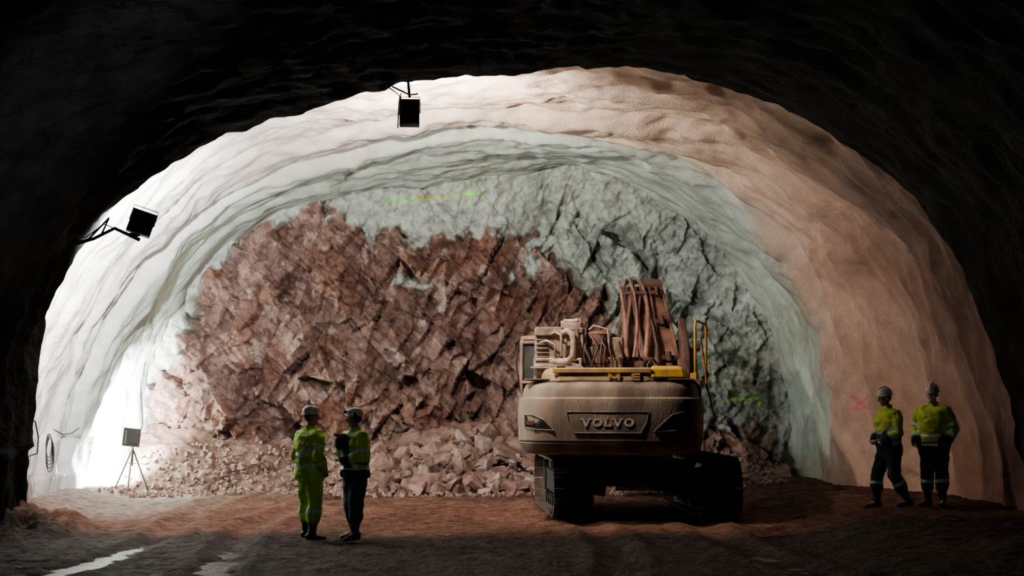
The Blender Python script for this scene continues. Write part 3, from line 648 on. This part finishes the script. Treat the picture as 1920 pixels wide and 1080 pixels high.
    if jstyle=='full': tz[((z>1.14)&(z<1.19))|((z>.98)&(z<1.03))]=2
    elif jstyle=='two': tz[z<1.12]=1; tz[((z>1.12)&(z<1.165))]=2; tz[(z>.98)&(z<1.025)]=2
    elif jstyle=='two2': tz[z<.96]=1; tz[((z>.90)&(z<.94))|((z>1.04)&(z<1.08))]=2
    elif jstyle=='short': tz[z<1.0]=1; tz[((z>.97)&(z<1.015))|((z>1.11)&(z<1.15))]=2; tz[(pc[:,1]>.06)&(z>1.17)&(np.abs(pc[:,0]+.03)<.08)]=1
    mi[:]=tz; cur=dt
    for i in range(2):
        d1,t1=sd(sh[i],el[i]); d2,t2=sd(el[i],wr[i]); d1=d1-.07; d2=d2-.055
        a=d1<cur; mm=np.where((t1>.62)&(t1<.78),2,0); mi=np.where(a,mm,mi); cur=np.minimum(cur,d1)
        a=d2<cur; mm=np.where((t2>.35)&(t2<.52),2,np.where(t2>.62,1,0))
        if jstyle=='full': mm=np.where((t2>.35)&(t2<.52),2,0)
        mi=np.where(a,mm,mi); cur=np.minimum(cur,d2)
    me.polygons.foreach_set('material_index',mi.tolist())
    bm=bmesh.new()
    tube(bm,[(0,0,.80),(0,0,.90),(0,0,1.02)],B([(.165,.12),(.17,.12),(.165,.12)]),18,side=(1,0,0),roundcap=True)
    for i in range(2):
        Hh,K,A=Vector(hp[i]),Vector(kn[i]),Vector(an[i])
        tube(bm,[Hh,lerp(Hh,K,.35),lerp(Hh,K,.75),K],S1([.108,.104,.092,.086]),14,roundcap=True)
        tube(bm,[K,lerp(K,A,.3),lerp(K,A,.5)],S1([.086,.086,.080]),14,roundcap=True)
    tr=rem('trousers',bm,mats['t'],.0115,root,3)
    me=tr.data; nv=len(me.vertices); co=np.empty(nv*3); me.vertices.foreach_get('co',co); co=co.reshape(-1,3)
    no=np.empty(nv*3); me.vertices.foreach_get('normal',no); no=no.reshape(-1,3)
    co+=no*(.017*fr(co,7,3,loc[0]*5+2))[:,None]; me.vertices.foreach_set('co',co.ravel()); me.update()
    npoly=len(me.polygons); pc=np.empty(npoly*3); me.polygons.foreach_get('center',pc); pc=pc.reshape(-1,3); mi=np.zeros(npoly,int)
    if tstyle!='plain':
        for i in range(2):
            d2,t2=sd(kn[i],an[i]); d3,_=sd(kn[1-i],an[1-i])
            a=(d2<.13)&(d2<=d3)&(t2>.20)&(t2<.32); mi=np.where(a,1,mi)
    me.polygons.foreach_set('material_index',mi.tolist())
    for i in range(2):
        K,A=Vector(kn[i]),Vector(an[i]); fd=Vector(ft[i]).normalized(); bm=bmesh.new()
        tube(bm,[lerp(K,A,.36),lerp(K,A,.5),lerp(K,A,.8),A],[.078,.074,.060,.055],14)
        h0=A-fd*.055; sidev=Vector((fd.y,-fd.x,0))
        tube(bm,[h0+Vector((0,0,-.03)),A+fd*.06+Vector((0,0,-.038)),A+fd*.13+Vector((0,0,-.048)),A+fd*.185+Vector((0,0,-.056))],[(.042,.048),(.047,.044),(.048,.036),(.040,.028)],14,side=sidev,roundcap=True)
        rem('boot',bm,[M_boot],.0095,root,2)
    bm=bmesh.new(); n=24; secs=[]
    for zz,r in ((-.004,1.0),(.03,1.0),(.062,.93),(.09,.77),(.108,.53),(.116,.25),(.118,.03)):
        secs.append([Vector((.101*r*math.sin(2*math.pi*k/n),-.008+.124*r*math.cos(2*math.pi*k/n),zz)) for k in range(n)])
    loft(bm,secs)
    br=[]
    for r,zz in ((.98,.006),(1.12,-.004),(1.13,-.010),(.98,-.004)):
        br.append([Vector((.101*r*math.sin(2*math.pi*k/n),-.008+(.124*r+(.035*(r>1)*max(0,math.cos(2*math.pi*k/n))**2))*math.cos(2*math.pi*k/n),zz)) for k in range(n)])
    loft(bm,br,False)
    tube(bm,[(0,-.11,.06),(0,-.06,.112),(0,.0,.124),(0,.06,.110),(0,.105,.06)],.013,8,roundcap=True)
    HH=HR@Matrix.Translation((0,0,.048))
    hm=mk('helmet',bm,helmet,root,HH,smooth=True); hm.modifiers.new('es','EDGE_SPLIT').split_angle=math.radians(50)
    if muffs:
        for s in (-1,1):
            bm=bmesh.new(); ellip(bm,(s*.125,.0,.0),(.028,.038,.048)); tube(bm,[(s*.12,.0,.03),(s*.112,.0,.06)],.01,6)
            mk('ear_muff',bm,M_black,hm,HR@Matrix.Translation((0,0,.045)),smooth=True)
        bm=bmesh.new(); box(bm,(0,.125,.05),(.05,.04,.04)); mk('head_lamp',bm,M_black,hm,HH,bevel=.008)
    return root
def std(**k):
    p=dict(sh=[(-.19,0,1.42),(.19,0,1.42)],el=[(-.26,-.04,1.14),(.26,-.04,1.14)],wr=[(-.25,.05,.90),(.25,.05,.90)],hand=[(-.24,.07,.8),(.24,.07,.8)],
        hip=[(-.095,0,.90),(.095,0,.90)],knee=[(-.11,.02,.49),(.11,.02,.49)],ankle=[(-.12,-.01,.09),(.12,-.01,.09)],foot=[(-.25,1,0),(.25,1,0)]); p.update(k); return p
def gp(u,v,Y):
    x=(u-960)/F*Y*1.0; return (x,Y,float(gz(x,Y))+.0)
person('person in lime high visibility suit and white helmet, standing and talking',gp(583,1005,20.55),(.72,.64),
    std(el=[(-.29,-.02,1.15),(.29,-.06,1.15)],wr=[(-.25,.10,.95),(.24,.08,.94)],hand=[(-.21,.17,.88),(.2,.14,.86)],knee=[(-.14,.05,.49),(.14,.0,.49)],ankle=[(-.18,.07,.09),(.17,-.07,.09)]),
    dict(j=[M_lime,M_lime,M_band],t=[M_lime,M_band]),M_helw,hyaw=-42,scale=1.0,jstyle='full',bulk=1.2)
person('person in lime jacket, navy front and jeans, hand at chin',gp(668,1003,20.5),(-.78,-.55),
    std(el=[(-.27,.05,1.14),(.27,.06,1.16)],wr=[(-.06,.22,1.10),(.12,.20,1.36)],hand=[(.04,.23,1.12),(.06,.16,1.46)],knee=[(-.12,.05,.49),(.14,.0,.49)],ankle=[(-.16,.09,.09),(.19,-.10,.09)]),
    dict(j=[M_lime,M_navy,M_band],t=[M_jean,M_band]),M_helw,hyaw=-25,scale=.985,muffs=True,jstyle='short',tstyle='plain',bulk=1.22)
person('person in yellow and navy high visibility jacket, walking, white helmet',gp(1664,962,22.8),(-1,-.35),
    std(lean=.06,el=[(-.25,.0,1.14),(.26,-.02,1.14)],wr=[(-.14,.20,1.04),(.16,.18,1.02)],hand=[(-.05,.23,1.04),(.08,.23,1.02)],knee=[(-.10,-.02,.49),(.10,.16,.50)],ankle=[(-.11,-.24,.11),(.10,.18,.09)],foot=[(-.1,1,0),(.1,1,0)]),
    dict(j=[M_lime2,M_navy,M_band],t=[M_navy,M_band]),M_helw,hyaw=-5,hpitch=-8,scale=1.0,jstyle='two',bulk=1.16)
person('person in yellow high visibility jacket, dark trousers and rubber boots, standing',gp(1747,950,23.1),(-.6,-.8),
    std(el=[(-.29,-.05,1.15),(.28,-.04,1.15)],wr=[(-.25,.12,.95),(.24,.12,.94)],hand=[(-.20,.18,.89),(.19,.18,.87)],knee=[(-.12,.03,.49),(.11,.0,.49)],ankle=[(-.14,.05,.09),(.13,-.05,.09)]),
    dict(j=[M_lime2,M_navy,M_band],t=[M_navy,M_band]),M_helg,hyaw=5,hpitch=-8,scale=1.03,jstyle='two2',bulk=1.2)
# ---------------- floodlights
def floodlight(root_loc,R,size,label,lens,arm_pts,cable_pts):
    root=empty('floodlight',root_loc,label,'floodlight'); T=R
    w,h,d=size; bm=bmesh.new()
    loft(bm,[[Vector((sx*w/2*k,y_,sz*h/2*k)) for sx,sz in ((-1,-1),(1,-1),(1,1),(-1,1))] for y_,k in ((-d,1.0),(-d*.8,1.02),(-.01,1.02),(.03,1.0),(.05,.99),(.12,.97),(.12,.93),(.055,.90))])
    for k in range(6): box(bm,(-w*.35+w*.14*k,-d-.012,0),(.008,.03,h*.6))
    mk('housing',bm,M_black,root,T)
    bm=bmesh.new(); box(bm,(0,.062,0),(w*.82,.008,h*.82)); mk('lens',bm,lens,root,T)
    bm=bmesh.new(); tube(bm,[(-w/2-.008,-.02,0),(-w/2-.008,-.02,h/2+.06),(w/2+.008,-.02,h/2+.06),(w/2+.008,-.02,0)],.009,6); mk('bracket',bm,M_black,root,T)
    bm=bmesh.new()
    for a in arm_pts: tube(bm,[Vector(p)-Vector(root_loc) for p in a[0]],a[1],8)
    mk('mounting_arm',bm,M_black,root)
    bm=bmesh.new(); tube(bm,[Vector(p)-Vector(root_loc) for p in cable_pts],.010,6); mk('cable',bm,M_black,root)
    return root
Y1=21.85
c1=P(768,213,Y1)
floodlight(c1,Matrix.Rotation(math.radians(3),4,'Z')@Matrix.Rotation(math.radians(-4),4,'X'),(.29,.37,.14),'black box floodlight hanging from the tunnel roof',M_lens1,
  [([P(768,183,Y1),P(765,150,Y1),P(762,120,Y1)],.022),([P(735,162,Y1),P(768,178,Y1),P(784,176,Y1)],.014),([P(746,240,Y1),P(748,190,Y1),P(752,175,Y1)],.010)],
  [P(722,160,Y1),P(738,170,Y1),P(752,182,Y1),P(747,205,Y1),P(752,225,Y1)])
c2=P(265,419,21.75)
floodlight(c2,Matrix.Rotation(math.radians(16),4,'Z')@Matrix.Rotation(math.radians(-2),4,'X')@Matrix.Rotation(math.radians(18),4,'Y'),(.35,.34,.13),'black floodlight on a wall bracket, tilted',M_lens2,
  [([P(130,460,21.8),P(175,448,21.75),P(215,428,21.7),P(262,450,21.7)],.028),([P(165,450,21.7),P(205,408,21.7),P(190,440,21.7)],.018),([P(240,440,21.7),P(262,440,21.7)],.03)],
  [P(40,385,19.5),P(95,405,20.3),P(130,440,21.2),P(160,446,21.6),P(195,420,21.7),P(240,440,21.7)])
tb=P(247,926,30.2); tb.z=float(gz(tb.x,tb.y))
root=empty('tripod_work_light',tb,'grey square work light on a thin metal tripod','work light')
hz=P(246,820,30.2)-tb
bm=bmesh.new(); Rz=Matrix.Translation(hz)@Matrix.Rotation(math.radians(38),4,'Z')@Matrix.Rotation(math.radians(6),4,'Y')
box(bm,(0,0,0),(.38,.06,.37)); box(bm,(0,-.035,0),(.28,.03,.28)); mk('lamp_head',bm,M_panel,root,Rz,bevel=.012)
bm=bmesh.new(); box(bm,(0,.033,0),(.30,.006,.32)); mk('lens',bm,M_lens2,root,Rz)
zc=hz.z-.22
bm=bmesh.new(); tube(bm,[(0,0,zc-.35),(0,0,hz.z-.15)],.020,8); tube(bm,[(-.09,0,zc-.3),(.09,0,zc-.3)],.01,6); mk('centre_post',bm,M_leg,root)
for a in (-10,190,270):
    bm=bmesh.new(); a=math.radians(a); tube(bm,[(0,0,zc),(.34*math.cos(a),.34*math.sin(a),.03)],.018,8); mk('leg',bm,M_leg,root)
cb=empty('cable_coil',P(95,835,25.3),'coiled grey cable hanging on the lumpy wall','cable coil')
for k in range(5):
    bm=bmesh.new(); r=.10+.010*k; pts_=[(.03*k*.4+r*.6*math.cos(a)*(.8),-.1-.02*k,r*2.0*math.sin(a)-.04*k) for a in np.linspace(0,2*math.pi,24)]
    tube(bm,pts_,.008,6); mk('loop',bm,M_cable,cb,smooth=True)
bm=bmesh.new(); tube(bm,[P(u,v,21.6+(u/140)*3)for u,v in ((0,835),(20,812),(48,785),(66,790),(72,820),(70,850),(40,860),(0,862))],.012,6)
o=mk('electric_cable',bm,M_cable,smooth=True); meta(o,'loose grey electric cable looping along the wall','cable')
bm=bmesh.new(); tube(bm,[P(u,v,25.2+(u-100)/60*.6)for u,v in ((100,805),(118,815),(135,812),(148,803))],.010,6)
o=mk('electric_cable',bm,M_cable,smooth=True); meta(o,'short grey cable end beside the coil','cable')
# ---------------- lights
def spot(loc,dirv,en,col,ang,blend,rad=.15):
    l=bpy.data.lights.new('lamp_or_fill_beam','SPOT'); l.energy=en; l.color=col; l.spot_size=math.radians(ang); l.spot_blend=blend; l.shadow_soft_size=rad
    o=bpy.data.objects.new('lamp_or_fill_beam',l); COL.objects.link(o); o.location=loc; o.rotation_euler=Vector(dirv).to_track_quat('-Z','Y').to_euler(); return o
L1=c1+Vector((.05,.28,0)); L2=c2+Vector((0,.30,.02))
spot(L1,(.0,1,.02),2500,(1,.88,.78),140,.85,.06)
spot(L1,(.02,1,.80),5200,(1,.84,.68),104,1,.08)
spot(L1,(.46,.41,-.78),2000,(1,.85,.70),60,.7,.08)
spot(L2,(-.9,.75,.30),11500,(.96,.99,1),125,.8,.08)
spot(L2,(.14,1,-.20),2200,(.97,1,.97),110,.8,.06)
tl=hz+tb
spot(tl+Vector((-.12,.10,0)),(-.85,.35,-.05),12000,(.97,1,.97),172,.3,.1)
spot(Vector((3.5,9,5.2)),Vector((-5.3,17,5.2))-Vector((3.5,9,5.2)),9000,(.85,.93,1),22,1,.3)  # added unseen spot, makes the grey streak on the near left vault
spot(Vector((-1,8,5.0)),Vector((-2.5,20.5,1.25))-Vector((-1,8,5.0)),200,(1,.97,.9),13,.9,.3)  # added unseen fill that brightens the left pair of workers
spot(Vector((1,8,5.5)),Vector((6.1,23.1,1.3))-Vector((1,8,5.5)),170,(1,.95,.88),12,.9,.3)  # added unseen fill for the two workers on the right
w=bpy.data.worlds.new('world'); SC.world=w; w.use_nodes=True; w.node_tree.nodes['Background'].inputs[0].default_value=(.02,.02,.022,1); w.node_tree.nodes['Background'].inputs[1].default_value=.05
